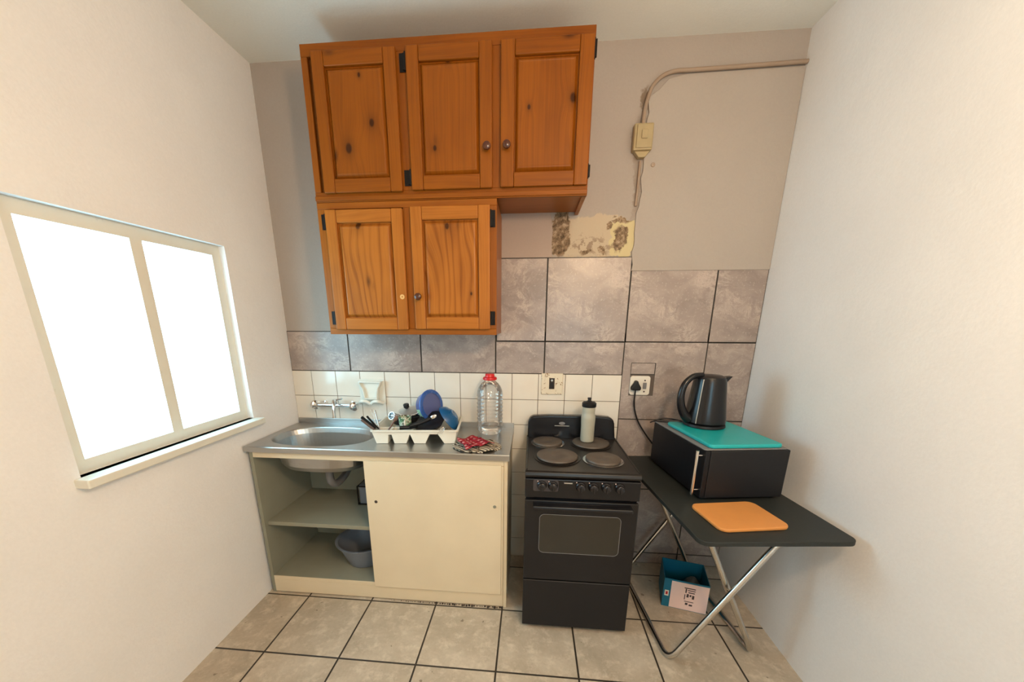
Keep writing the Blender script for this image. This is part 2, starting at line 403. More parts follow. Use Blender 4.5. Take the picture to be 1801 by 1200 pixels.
# ------------------------------------------------------------------ the setting
Z2, Z1, SZ, XA, XLF = 1.1805, 1.3605, 0.4289, 0.1794, -0.0937
XB = XA+SZ                                            # right end of the white tiles
def st(mb, name, mat, **k): return mb.build(name, mat, kind='structure', **k)
st(MB().box(XL-.1, XR+.1, YF-.1, 0.1, -0.1, 0), 'floor', 'floor')
st(MB().box(XL-.1, XR+.1, YF-.1, 0.1, ZC, ZC+.1), 'ceiling', 'ceiling')
st(MB().box(XL-.1, XR+.1, 0.006, 0.1, 0, ZC), 'wall_back', 'plaster')
wl = MB()
wl.box(XL-.1, XL, YF, WY0, 0, ZC).box(XL-.1, XL, WY1, 0.006, 0, ZC).box(XL-.1, XL, WY0, WY1, 0, WZ0).box(XL-.1, XL, WY0, WY1, WZ1, ZC)
st(wl, 'wall_left', 'paint')
st(MB().box(XR, XR+.1, YF, 0.006, 0, ZC), 'wall_right', 'paint')
st(MB().box(XL-.1, VX0, YF-.1, YF, 0, ZC).box(VX1, XR+.1, YF-.1, YF, 0, ZC).box(VX0, VX1, YF-.1, YF, 0, VZ0).box(VX0, VX1, YF-.1, YF, VZ1, ZC), 'wall_front', 'paint')
w2 = MB(); xm = (VX0+VX1)/2
for a, b, c, d in ((VX0, VX1, VZ0, VZ0+.045), (VX0, VX1, VZ1-.045, VZ1), (VX0, VX0+.045, VZ0+.045, VZ1-.045), (VX1-.045, VX1, VZ0+.045, VZ1-.045), (xm-.022, xm+.022, VZ0+.045, VZ1-.045)): w2.box(a, b, YF-.07, YF-.03, c, d)
st(w2, 'window_2', 'white_plastic')
wf = MB(); t = .045; ym = (WY0+WY1)/2
for a, b, c, d in ((WY0, WY1, WZ0, WZ0+t), (WY0, WY1, WZ1-t, WZ1), (WY0, WY0+t, WZ0+t, WZ1-t), (WY1-t, WY1, WZ0+t, WZ1-t), (ym-t/2, ym+t/2, WZ0+t, WZ1-t)):
    wf.box(XL-.07, XL-.03, a, b, c, d)
win = st(wf, 'window_1', 'white_plastic')
sill = MB().box(XL-.03, XL+.05, WY0-.02, WY1+.02, WZ0-.03, WZ0).build('window_sill', 'white_plastic', win, bevel=.004)

# new smooth plaster to the right, proud of the old wall, with a torn left edge
pts = [(XB-.002+.006*math.sin(k*1.7)*(.5+.5*math.sin(k*.6))+(.0 if z < 2.0 else .012), z) for k, z in enumerate([1.72+.03*i for i in range(26)])]
pts += [(.66, 2.50), (.70, 2.54), (.78, 2.555)]
poly = [(XR-.001, 1.72)]+pts+[(XR-.001, 2.56)]
st(MB().prism(poly, .0062, -.004), 'trim_1', 'plaster_new', bevel=.002)
# smooth plaster square under the cupboard
poly = [(-.12, 1.79), (.200, 1.79), (.196, 1.85), (.199, 1.92), (.184, 2.003), (.1, 2.012), (-.12, 2.014)]
st(MB().prism(poly, .0062, .0005), 'trim_2', plaster_mat('plaster_square', lin(184, 166, 154)), bevel=.0015)

# tiles: real slabs with grout gaps
gr = MB().box(XL, XR, .0030, .0062, Z2+.0, Z1+.05).box(XLF+.03, XR, .0030, .0062, Z1, Z1+SZ).box(XB, XR, .003, .0062, 0, Z2)
st(gr, 'wall_back_grout', 'grout')
st(MB().box(XL, XB, .0030, .0062, 0, Z2), 'wall_back_grout_pale', 'grout_pale')
def tile(mb, x0, x1, z0, z1, ox, oz, g=.0040, y0=0.0, y1=.006):
    """ox, oz: where the printed pattern starts on this tile"""
    a, b, c, d = x0+g, x1-g, z0+g, z1-g
    base = len(mb.v); P = [(x, y, z) for x in (a, b) for y in (y0, y1) for z in (c, d)]
    mb.v += [Vector(p) for p in P]
    for q in ((0, 1, 3, 2), (4, 6, 7, 5), (0, 4, 5, 1), (2, 3, 7, 6), (0, 2, 6, 4), (1, 5, 7, 3)):
        mb.f.append([base+i for i in q]); mb.uv.append([(P[i][0]-x0+ox, P[i][2]-z0+oz) for i in q])
mt = MB()
tile(mt, -.09, XA, Z1, Z1+SZ, 3.4, 0.0)
tile(mt, XA, XB, Z1, Z1+SZ, 0.0, 0.0); tile(mt, XB, XB+SZ, Z1, 1.748, 0.0, 0.0); tile(mt, XB+SZ, XR, Z1, 1.748, 0.0, 0.0)
for j in range(3): tile(mt, max(XL, XLF-(j+1)*SZ), XLF-j*SZ, Z2, Z1+.05, 5.0+j*1.3, 2.0)
tile(mt, XLF, XA, Z2, Z1, 7.2, 2.6); tile(mt, XA, XB, Z2, Z1, 1.0, 2.25)
# tile with the cut-out for the socket
SX0, SX1, SZ0, SZ1, SZM = .652, .784, 1.068, 1.250, 1.186
g = .0022
for (a, b, c, d, gg) in ((XB+g, SX0, Z1-SZ+g, Z1-g, 0), (SX1, XB+SZ-g, Z1-SZ+g, Z1-g, 0), (SX0, SX1, Z1-SZ+g, SZ0, 0), (SX0, SX1, SZ1, Z1-g, 0)):
    tile(mt, a, b, c, d, 1.0+a-XB, 2.0+c-(Z1-SZ), gg)
tile(mt, SX0, SX1-.002, SZM, SZ1, 9.1, 3.3, .003)
tile(mt, XB+SZ, XR, Z1-SZ, Z1, 1.0, 2.0)
for k in (1, 2):
    tile(mt, XB, XB+SZ, Z1-(k+1)*SZ, Z1-k*SZ, 1.0+k*3, 2.0); tile(mt, XB+SZ, XR, Z1-(k+1)*SZ, Z1-k*SZ, 1.0+k*3, 2.0)
tile(mt, XB, XB+SZ, 0, Z1-3*SZ, 0.3, 9.0); tile(mt, XB+SZ, XR, 0, Z1-3*SZ, 0.3, 9.0)
st(mt, 'wall_back_marbled_tiles', 'marble')
st(MB().box(SX0, SX1, .0015, .0030, SZ0, SZM-.002), 'trim_3', 'adhesive')
wt = MB()
xs = [XL]+[k*.15 for k in range(-8, 4)]+[XB]
for i in range(len(xs)-1):
    if xs[i+1]-xs[i] < .01: continue
    for r in range(8):
        z1 = Z2-r*.15; z0 = max(0, z1-.15); dx = 0
        tile(wt, xs[i], xs[i+1], z0, z1, 0, 0, .0015)
st(wt, 'wall_back_white_tiles', 'white_tile', bevel=.0012)
lampm = MB().lathe([(.06, ZC), (.06, ZC-.02), (.05, ZC-.04), (.008, ZC-.06), (.008, ZC-.50), (.03, ZC-.51), (.03, ZC-.54), (.0, ZC-.54)], (.62, -2.05, 0)).build('ceiling_lamp', 'white_plastic', smooth=True)
tag(rebase(lampm, (.62, -2.05, ZC)), 'white ceiling rose and pendant lamp holder in the middle of the room', 'lamp')

# ------------------------------------------------------------------ upper cupboards
YC, YD = -.30, -.32
def door(par, x0, x1, z0, z1, knots, fmat, pl_, pd_, seed, cath, st_w=.052, rail=.055, knob=None, hinges=(), hole=None, name='door', ins=.024):
    d = MB(); B = .0
    d.box(x0, x0+st_w, YD, YC-.001, z0, z1, 'z').box(x1-st_w, x1, YD, YC-.001, z0, z1, 'z')
    d.box(x0+st_w+.0004, x1-st_w-.0004, YD+.0006, YC-.001, z1-rail, z1-.0003, 'x').box(x0+st_w+.0004, x1-st_w-.0004, YD+.0006, YC-.001, z0+.0003, z0+rail, 'x')
    D = d.build(name, fmat, par, bevel=.0045, seg=3)
    # raised panel: groove, slope, field
    a, b, c, e = x0+st_w-.004, x1-st_w+.004, z0+rail-.004, z1-rail+.004
    p = MB(); yg, yf = YD+.0165, YD+.0035; R = [(0, yg+.0), (.008, yg), (ins-.005, yf+.001), (ins, yf-.0008), (ins+.003, yf)]
    rings = []
    for (i, y) in R: rings.append([(a+i, y, c+i), (b-i, y, c+i), (b-i, y, e-i), (a+i, y, e-i)])
    uvf = lambda q: [(v[2]-z0, v[0]-x0) for v in q]
    for r in range(len(rings)-1):
        for k in range(4):
            q = [rings[r][k], rings[r][(k+1) % 4], rings[r+1][(k+1) % 4], rings[r+1][k]]; p.face(q, uvf(q))
    p.face(rings[-1], uvf(rings[-1]))
    q = [(a, YC-.0015, c), (b, YC-.0015, c), (b, YC-.0015, e), (a, YC-.0015, e)]; p.face(q[::-1], uvf(q[::-1]))
    for k in range(4):
        q2 = [q[k], q[(k+1) % 4], rings[0][(k+1) % 4], rings[0][k]]; p.face(q2, uvf(q2))
    p.build('panel', wood('pine_panel', pl_, pd_, knots, cath, seed, per=.040 if cath > .6 else .026), D)
    if knob:
        kx, kz = knob
        MB().lathe([(.007, YD+.001), (.006, YD-.010), (.0135, YD-.014), (.0165, YD-.020), (.015, YD-.027), (.008, YD-.031), (0, YD-.032)], (kx, 0, kz), 24, 'y').build('knob', 'knobwood', D, smooth=True)
    if hole: MB().lathe([(.011, YD+.002), (.011, YD-.0012), (.0035, YD-.0016), (.003, YD+.0005)], (hole[0], 0, hole[1]), 20, 'y').build('screw_hole', 'bare_wood', D)
    for (hx0, hx1, hz0, hz1) in hinges:
        h = MB().box(hx0, hx1, YC-.004, YC-.001, hz0, hz1)
        hx = hx0 if abs(hx0-(x0+x1)/2) < abs(hx1-(x0+x1)/2) else hx1
        h.tube([(hx, YC-.012, hz0), (hx, YC-.012, hz1)], .0045, 8)
        h.box(hx-.010, hx+.010, YC-.013, YC-.003, hz0+.004, hz1-.004)
        h.build('hinge', 'iron', D)
    return D
XC0 = -.885
up = thing('wall_cupboard', 'upper pine wall cupboard with three raised-panel doors, against the ceiling', 'cupboard', (-.28, 0, 1.986))
c = MB(); UT, UB = 2.574, 1.986
c.box(XC0, XC0+.018, YC+.021, -.001, UB+.002, UT-.002).box(.304, .3215, YC+.021, -.001, UB, UT-.002)
c.box(XC0+.018, .304, YC+.021, -.001, UT-.020, UT-.003, 'x').box(XC0+.018, .304, YC+.021, -.001, UB+.014, UB+.032, 'x').box(XC0+.018, .304, -.007, -.001, UB+.032, UT-.02, 'z')
for x in (-.8825, -.474, -.066): c.box(x+.012, x+.030, YC+.021, -.008, UB+.032, UT-.02)
c.build('carcass', 'pine_dark', up)
f = MB()
f.box(XC0, .3235, YC, YC+.02, UT-.045, UT, 'x').box(XC0, .3235, YC, YC+.02, UB, UB+.040, 'x')
for a, b in ((XC0, XC0+.028), (-.482, -.420), (-.088, -.036), (.302, .3235)): f.box(a, b, YC+.0005, YC+.0195, UB+.040, UT-.045, 'z')
f.build('face_frame', 'pine', up, bevel=.002)
f = MB().box(XC0, .3235, YC-.006, YC-.0005, UB+.004, UB+.024, 'x').build('rail_moulding', 'pine', up, bevel=.003)
door(up, -.832, -.474, 2.018, 2.538, [(.17, .13, .016), (.26, .24, .012), (.43, .20, .007), (.06, .045, .012)], 'pine', PL, PD, .4, .55)
door(up, -.432, -.080, 2.021, 2.537, [(.155, .108, .0085), (.47, .17, .012)], 'pine', PL, PD, 1.7, .12, knob=(-.100, 2.168), hinges=[(-.462, -.436, 2.455, 2.519), (-.466, -.436, 2.041, 2.102)])
door(up, -.045, .3195, 2.022, 2.537, [(.285, .115, .0075), (.31, .29, .014), (.14, .325, .010)], 'pine', PL, PD, 5.1, .10, st_w=.056, knob=(-.018, 2.170), hinges=[(.3185, .3245, 2.461, 2.525), (.3185, .3245, 2.048, 2.100)])

lo = thing('wall_cupboard', 'lower pine wall cupboard with two doors, hung below the upper one', 'cupboard', (-.47, 0, 1.404))
LT, LB = 1.985, 1.404
c = MB(); c.box(XC0, XC0+.018, YC+.021, -.001, LB+.002, LT-.002).box(-.081, -.0635, YC+.021, -.001, LB+.002, LT-.002)
c.box(XC0+.018, -.081, YC+.021, -.001, LB+.006, LB+.022, 'x').box(XC0+.018, -.081, YC+.021, -.001, LT-.02, LT-.004, 'x').box(XC0+.018, -.081, -.007, -.001, LB+.022, LT-.02)
c.build('carcass', 'pine_dark', lo)
f = MB(); f.box(XC0, -.0615, YC, YC+.02, LT-.027, LT, 'x').box(XC0, -.0615, YC, YC+.02, LB, LB+.028, 'x')
for a, b in ((XC0, XC0+.045), (-.484, -.444), (-.094, -.0615)): f.box(a, b, YC+.0005, YC+.0195, LB+.028, LT-.027, 'z')
f.build('face_frame', 'pine_mid', lo, bevel=.002)
door(lo, -.842, -.482, 1.427, 1.952, [(.46, .15, .014)], 'pine_low', LL, LD, 3.3, 1.35, hole=(-.503, 1.577), hinges=[(-.866, -.846, 1.45, 1.512), (-.866, -.846, 1.872, 1.936)])
door(lo, -.447, -.090, 1.430, 1.957, [(.445, .165, .011), (.16, .27, .006), (.025, .13, .011)], 'pine_low', LL, LD, 8.2, 1.1, knob=(-.422, 1.577), hinges=[(-.088, -.068, 1.45, 1.512), (-.088, -.068, 1.870, 1.938)])

# ------------------------------------------------------------------ wall fittings
P = [(XR-.002, -.012, 2.571), (1.0, -.012, 2.566), (.80, -.012, 2.563), (.72, -.012, 2.562), (.665, -.012, 2.545), (.625, -.012, 2.505), (.607, -.012, 2.45), (.600, -.012, 2.40), (.599, -.012, 2.357)]
pipe = MB().tube(spline(P, 6), .0085, 12).build('conduit_pipe', 'pipe', smooth=True)
tag(rebase(pipe, (.6, 0, 2.36)), 'painted conduit pipe bending down the wall to the old isolator box', 'pipe')
pp = MB().tube([(.603, -.003, 2.214), (.603, -.003, 2.10), (.600, -.001, 2.02)], .0065, 10).build('conduit_pipe', 'pipe', smooth=True)
tag(rebase(pp, (.602, 0, 2.02)), 'short half-buried pipe running down from the isolator box', 'pipe')
b = thing('isolator_box', 'yellowed plastic isolator box on the wall below the bent pipe', 'switch', (.602, 0, 2.3))
MB().box(.557, .645, -.036, .0055, 2.248, 2.358).build('housing', 'cream_plastic', b, bevel=.006, seg=3)
MB().box(.569, .640, -.041, -.0365, 2.256, 2.350).build('cover_plate', 'cream_plastic', b, bevel=.004)
MB().box(.590, .618, -.046, -.0415, 2.292, 2.328).build('rocker', 'cream_plastic', b, bevel=.003)
MB().prism([(.566, 2.248), (.640, 2.248), (.618, 2.222), (.588, 2.222)], .004, -.026).build('pipe_socket', 'cream_plastic', b, bevel=.003)
s = MB().lathe([(.010, -.0038), (.0095, -.007), (.005, -.0085), (0, -.007)], (.664, 0, 2.196), 16, 'y').build('wall_plug', 'pipe', smooth=True)
tag(rebase(s, (.664, 0, 2.196)), 'small round wall plug set beside the isolator box', 'wall plug')

o = thing('wall_switch', 'old paint-flecked square switch plate with a black slot', 'switch', (.225, 0, 1.125))
pm = G('flecked_plate', .5); co = pm.coord(); n = pm.math('GREATER_THAN', pm.noise(co, 55, 4, .7), .60); pm.color(pm.mix(n, lin(222, 212, 190), lin(150, 118, 86)))
MB().box(.166, .286, -.010, -.0005, 1.066, 1.186).build('plate', pm.m, o, bevel=.004)
MB().box(.210, .240, -.0112, -.0102, 1.098, 1.160).build('slot', 'rust', o)
MB().box(.217, .233, -.017, -.0113, 1.105, 1.135).build('rocker', 'black_matt', o, bevel=.002)
MB().lathe([(.006, -.0114), (.006, -.014), (0, -.0145)], (.225, 0, 1.147), 12, 'y').build('indicator', 'silver', o)

so = thing('wall_socket', 'cream double socket plate in the tile cut-out beside the black kettle', 'socket', (.70, 0, 1.07))
MB().prism(rrect(.653, .760, 1.073, 1.179, .014), .0014, -.011).build('plate', 'white_tile', so, bevel=.002)
for zz, r in ((1.155, .0045), (1.093, .0045)): MB().lathe([(r, -.0112), (r, -.0122), (0, -.0122)], (.731, 0, zz), 12, 'y').build('screw', 'ink', so)
MB().prism(rrect(.722, .741, 1.108, 1.143, .003, 3), -.0112, -.0155).build('rocker', 'grey', so, bevel=.001)
pl_ = thing('power_plug', 'black three-pin plug pushed into the wall socket with its lead', 'plug', (.681, 0, 1.1))
MB().prism([(.657, 1.103), (.705, 1.103), (.708, 1.118), (.694, 1.140), (.688, 1.156), (.674, 1.156), (.668, 1.140), (.654, 1.118)], -.0115, -.042).build('plug_body', 'black_matt', pl_, bevel=.006, seg=3)
cb = spline([(.680, -.030, 1.106), (.679, -.030, 1.075), (.681, -.026, 1.03), (.690, -.022, .985), (.708, -.022, .935), (.732, -.024, .892), (.765, -.030, .845), (.80, -.045, .80), (.83, -.060, .766), (.86, -.045, .762)], 6)
MB().tube(cb, .0042, 8).build('power_cord', 'black_matt', pl_, smooth=True)

sd = thing('soap_dish', 'white ceramic soap dish fixed on the tiles above the sink', 'soap dish', (-.827, 0, .98))
# flared tray shape: back plate, scooped body, two scrolled lips
bk = MB().prism(rrect(-.905, -.748, .990, 1.135, .004, 2), -.0002, -.010).build('back_plate', 'ceramic', sd, bevel=.003)
pr = [(-.898, 1.128), (-.758, 1.128), (-.765, 1.108), (-.778, 1.085), (-.784, 1.05), (-.786, 1.02), (-.868, 1.02), (-.870, 1.05), (-.876, 1.085), (-.890, 1.108)]
cx0, cz0 = -.827, 1.075
bd = MB(); n = len(pr)
ringsY = [(1.0, -.010), (1.0, -.040), (.86, -.043), (.80, -.022)]
for (sc, y) in ringsY: bd.v += [Vector((cx0+(x-cx0)*sc, y, cz0+(z-cz0)*sc)) for x, z in pr]
for r in range(3):
    for i in range(n):
        bd.f.append([r*n+i, r*n+(i+1) % n, (r+1)*n+(i+1) % n, (r+1)*n+i]); bd.uv.append([(0, 0)]*4)
bd.f.append([3*n+i for i in range(n)]); bd.uv.append([(0, 0)]*n)
bd.build('scoop', 'ceramic', sd, bevel=.002)
for sx in (-1, 1):
    MB().tube(spline([(-.827+sx*.004, -.045, .998), (-.827+sx*.025, -.052, 1.012), (-.827+sx*.05, -.052, 1.012), (-.827+sx*.072, -.030, .998)], 5), .010, 10, radii=None).build('scrolled_lip', 'ceramic', sd, smooth=True)

# ------------------------------------------------------------------ sink unit
BX0, BX1, BYF, CT = -1.30, .007, -.454, .862
un = thing('sink_cupboard', 'cream painted sink cupboard with one big sliding door and an open left bay', 'cupboard', (-.65, 0, 0))
MB().box(BX1-.018, BX1, BYF, -.002, .0, .836).build('side_panel', 'cream', un, bevel=.0015)
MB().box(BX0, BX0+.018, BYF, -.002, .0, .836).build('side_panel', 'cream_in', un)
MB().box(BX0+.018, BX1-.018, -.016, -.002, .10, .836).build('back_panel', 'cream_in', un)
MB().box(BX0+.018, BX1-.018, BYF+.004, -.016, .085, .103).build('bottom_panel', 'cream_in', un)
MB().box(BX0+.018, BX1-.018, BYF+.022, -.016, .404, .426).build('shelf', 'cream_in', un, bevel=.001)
MB().box(BX0+.018, BX1-.0185, BYF, BYF+.022, .800, .836).build('top_rail', 'cream', un, bevel=.001)
MB().box(BX0+.018, BX1-.0185, BYF-.001, BYF+.017, .006, .084).build('plinth', 'cream', un, bevel=.001)
MB().box(BX0+.018, BX1-.0185, BYF-.0005, BYF+.004, .0845, .104).build('bottom_track', 'cream', un, bevel=.001)
sdm = MB().box(-.700, -.022, BYF-.012, BYF-.0015, .087, .806).build('sliding_door', 'cream', un, bevel=.0015)
MB().lathe([(.008, BYF-.0119), (.008, BYF-.0128), (0, BYF-.0128)], (-.652, 0, .590), 16, 'y').build('finger_hole', 'rust', sdm)
MB().lathe([(.008, BYF-.0119), (.008, BYF-.0138), (.005, BYF-.0138), (.004, BYF-.0125), (0, BYF-.0125)], (-.054, 0, .592), 16, 'y').build('finger_hole', 'cream_in', sdm)
MB().box(BX1-.030, BX1-.0185, BYF-.006, BYF+.001, .087, .80).build('door_stop', 'cream', un, bevel=.001)
gm = MB()
for k in range(46):
    x = -.62+k*.0135+random.uniform(-.004, .004); r = random.uniform(.002, .0055)*(.5+k/46)
    gm.lathe([(r, 0), (r*.8, r*.7), (0, r)], (x, BYF-.004-random.uniform(0, .005), .0005), 7)
g_ = gm.build('dirt', 'rust', kind='stuff'); tag(rebase(g_, (-.3, BYF-.005, 0)), 'dark crumbly dirt along the foot of the sink cupboard', 'dirt')

sk = thing('sink_worktop', 'stainless steel sink worktop with a rounded bowl and upturned back lip', 'sink', (-.65, 0, .836))
WX0, WX1, WYF = -1.312, .016, -.472
bx, by, rx, ry = -1.0, -.262, .272, .170
NB = 64
def se(k, s=1.0, e=2.5):
    a = 2*PI*k/NB; c, d = math.cos(a), math.sin(a)
    return (bx+s*rx*math.copysign(abs(c)**(2/e), c), by+s*ry*math.copysign(abs(d)**(2/e), d))
m = MB()
outer = []
for k in range(NB):
    x, y = se(k); dx, dy = x-bx, y-by
    t = min((( WX0 if dx < 0 else -.70)-bx)/dx if abs(dx) > 1e-6 else 9, ((WYF+.006 if dy < 0 else -.010)-by)/dy if abs(dy) > 1e-6 else 9)
    outer.append((bx+dx*t, by+dy*t))
Rg = [[(x, y, CT) for x, y in outer], [(*se(k, 1.0), CT) for k in range(NB)], [(*se(k, .985), CT-.004) for k in range(NB)], [(*se(k, .95), CT-.03) for k in range(NB)], [(*se(k, .88), CT-.13) for k in range(NB)], [(*se(k, .80), CT-.155) for k in range(NB)], [(*se(k, .5), CT-.163) for k in range(NB)], [(*se(k, .06), CT-.166) for k in range(NB)]]
for i in range(len(Rg)-1):
    for k in range(NB): j = (k+1) % NB; m.face([Rg[i][k], Rg[i][j], Rg[i+1][j], Rg[i+1][k]])
m.face(Rg[-1])
bowl = m.build('bowl', 'steel', sk, smooth=True)
m = MB()
m.box(-.70, WX1, WYF+.006, -.010, CT-.004, CT)
m.build('draining_board', 'steel', sk)
prof = [(WYF, CT-.028), (WYF, CT-.003), (WYF+.003, CT+.0008), (WYF+.010, CT+.0008), (WYF+.012, CT-.004), (WYF+.012, CT-.012), (WYF+.006, CT-.012), (WYF+.006, CT-.028)]
MB().prism(prof, WX0, WX1, 'x').build('front_edge', 'steel', sk)
MB().box(WX0, WX1, -.010, -.001, CT-.004, CT+.030).build('back_lip', 'steel', sk, bevel=.002)
MB().box(WX1-.012, WX1, WYF+.011, -.0105, CT-.028, CT+.002).build('end_edge', 'steel', sk, bevel=.001)
rg = MB()
for k in range(6): rg.box(-.66, -.06, -.405+k*.058, -.401+k*.058, CT-.0005, CT+.0006)

tp = thing('mixer_tap', 'chrome wall-mounted mixer tap over the sink bowl', 'tap', (-1.03, 0, .985))
MB().tube([(-1.145, -.052, .985), (-.945, -.052, .985)], .012, 14).build('tap_body', 'chrome', tp, smooth=True)
for x in (-1.13, -.955):
    MB().lathe([(.017, -.0005), (.017, -.010), (.010, -.013), (.010, -.05)], (x, 0, .985), 16, 'y').build('wall_connector', 'chrome', tp, smooth=True)
for x, sx in ((-.938, 1), (-1.150, -1)):
    h = MB().lathe([(.010, 0), (.014, .004), (.018, .010), (.027, .014), (.027, .030), (.020, .036), (0, .038)], (0, 0, 0), 20, 'x', mat=Matrix.Translation((x, -.056, .985)) @ Matrix.Rotation(0 if sx > 0 else PI, 4, 'Z') @ Matrix.Rotation(-.5, 4, 'Z')).build('handle', 'chrome', tp, smooth=True)
MB().tube(spline([(-1.035, -.055, .992), (-1.035, -.062, 1.012), (-1.030, -.085, 1.018), (-1.020, -.110, .995), (-1.018, -.118, .955), (-1.018, -.120, .925)], 6), .0095, 12, radii=None).build('spout', 'chrome', tp, smooth=True)
MB().tube([(-1.050, -.055, 1.013), (-.985, -.075, 1.030)], .006, 10).build('lever', 'chrome', tp, smooth=True)

# things in the open bay
ba = MB().lathe([(.088, .1035), (.098, .108), (.150, .236), (.162, .240), (.163, .246), (.148, .243), (.094, .113), (0, .110)], (-.835, -.262, 0), 40, sy=.92)
tag(rebase(ba.build('washing_basin', 'basin', smooth=True), (-.835, -.262, .1035)), 'grey-blue plastic basin on the floor of the open cupboard bay', 'basin')
bo = thing('storage_tub', 'grey storage tub with black rims on the middle cupboard shelf', 'tub', (-.83, -.17, .4265))
MB().box(-.872, -.70, -.205, -.08, .4275, .548).build('tub_body', 'basin', bo, bevel=.006)
for z in (.4325, .543): MB().tube([(-.876, -.209, z), (-.696, -.209, z), (-.696, -.076, z), (-.876, -.076, z)], .0045, 8, closed=True).build('rim', 'iron', bo)
MB().tube([(-.876, -.210, .43), (-.876, -.210, .545)], .0045, 8).build('corner_strip', 'iron', bo)
wp = MB().tube(spline([(-1.0, -.262, .700), (-1.0, -.262, .60), (-.99, -.22, .565), (-.98, -.15, .58), (-.98, -.10, .60), (-.98, -.018, .60)], 6), .021, 14).build('waste_pipe', 'grey', smooth=True)
tag(rebase(wp, (-1.0, -.262, .60)), 'grey waste pipe under the sink bowl', 'pipe')

# ------------------------------------------------------------------ dish rack and dishes
RK = thing('dish_rack', 'white plastic dish drainer with scalloped feet on the steel worktop', 'dish rack', (-.690, -.368, CT+.0008), math.radians(5.6))
pf = [(0, .066), (.004, .058), (.022, .0015), (.078, .0015), (.083, .048), (.101, .048), (.113, .0015), (.172, .0015), (.190, .048), (.195, .048), (.214, .0015), (.269, .0015), (.292, .050), (.336, .050), (.367, .0015), (.419, .0015), (.428, .058), (.432, .066)]
m = MB(); DY = .285
for i in range(len(pf)-1):
    (a, b), (c, d) = pf[i], pf[i+1]
    m.face([(a, .004, b), (c, .004, d), (c, DY-.004, d), (a, DY-.004, b)])
for y in (.004, DY-.004):
    for i in range(len(pf)-1):
        (a, b), (c, d) = pf[i], pf[i+1]
        if abs(a-c) > 1e-6: m.face([(a, y, b), (c, y, d), (c, y, .0665), (a, y, .0665)])
m.build('tray', 'white_plastic', RK, local=True, solid=.0028)
m = MB()
o_, i_ = rrect(-.008, .440, -.006, DY+.006, .016), rrect(.002, .430, .004, DY-.004, .010)
n = len(o_)
for z in (.064, .072):
    for k in range(n):
        j = (k+1) % n; q = [(*o_[k], z), (*o_[j], z), (*i_[j], z), (*i_[k], z)]; m.face(q if z > .07 else q[::-1])
for L_ in (o_, i_):
    for k in range(n):
        j = (k+1) % n; m.face([(*L_[k], .064), (*L_[j], .064), (*L_[j], .072), (*L_[k], .072)])
m.build('rim', 'white_plastic', RK, local=True)
MB().box(.012, .196, .078, .081, .020, .066).build('divider', 'white_plastic', RK, local=True, bevel=.001)
MB().box(.094, .097, .006, .078, .049, .066).build('divider', 'white_plastic', RK, local=True, bevel=.001)

def aim(c, n, up=(0, 0, 1)):
    """matrix at c whose local z looks along n"""
    n = Vector(n).normalized(); x = Vector(up).cross(n)
    x = Vector((1, 0, 0)) if x.length < 1e-4 else x.normalized(); y = n.cross(x)
    return Matrix.Translation(c) @ Matrix((x, y, n)).transposed().to_4x4()
# blue tub standing on edge
tb = thing('plastic_tub', 'blue round plastic tub standing on its rim in the dish rack', 'tub', (-.43, -.19, .95))
A = aim((-.430, -.165, 1.024), (.86, -.48, .17)) @ Matrix.Scale(.90, 4)
MB().lathe([(.070, -.058), (.074, -.055), (.088, -.006), (.094, -.004), (.095, .004), (.090, .006), (.0745, .006), (.0725, .002), (0, .002)], n=48, mat=A).build('tub_body', 'blue2', tb, smooth=True)
MB().lathe([(.0952, -.0045), (.0965, 0), (.0952, .0045), (.0895, .0065), (.0745, .0065)], n=48, mat=A, cap=False).build('lid_rim', 'blue', tb, smooth=True)
m = MB(); st_ = []
for k in range(7):
    a = math.radians(188+k*7)
    st_.append((math.cos(a), math.sin(a)))
for k in range(6):
    q = []
    for (c_, s_), (r, h) in ((st_[k], (.0765, -.052)), (st_[k+1], (.0765, -.052)), (st_[k+1], (.0875, -.013)), (st_[k], (.0875, -.013))): q.append(A @ Vector((r*c_, r*s_, h)))
    m.face(q)
m.build('sticker', plain('sticker', lin(170, 205, 170), .5, var=.35, scale=60), tb)
# dark blue bowl
A = aim((-.330, -.190, .960), (.80, .06, .60), (0, 1, 0)) @ Matrix.Scale(.88, 4)
bw = MB().lathe([(.0, .046), (.034, .046), (.038, .042), (.068, .026), (.086, .002), (.088, -.004), (.083, -.002), (.064, .022), (.034, .037), (0, .038)], n=44, mat=A, cap=False).build('bowl', 'blue3', smooth=True)
tag(rebase(bw, (-.318, -.185, .91)), 'dark blue bowl leaning upside down at the right end of the rack', 'bowl')
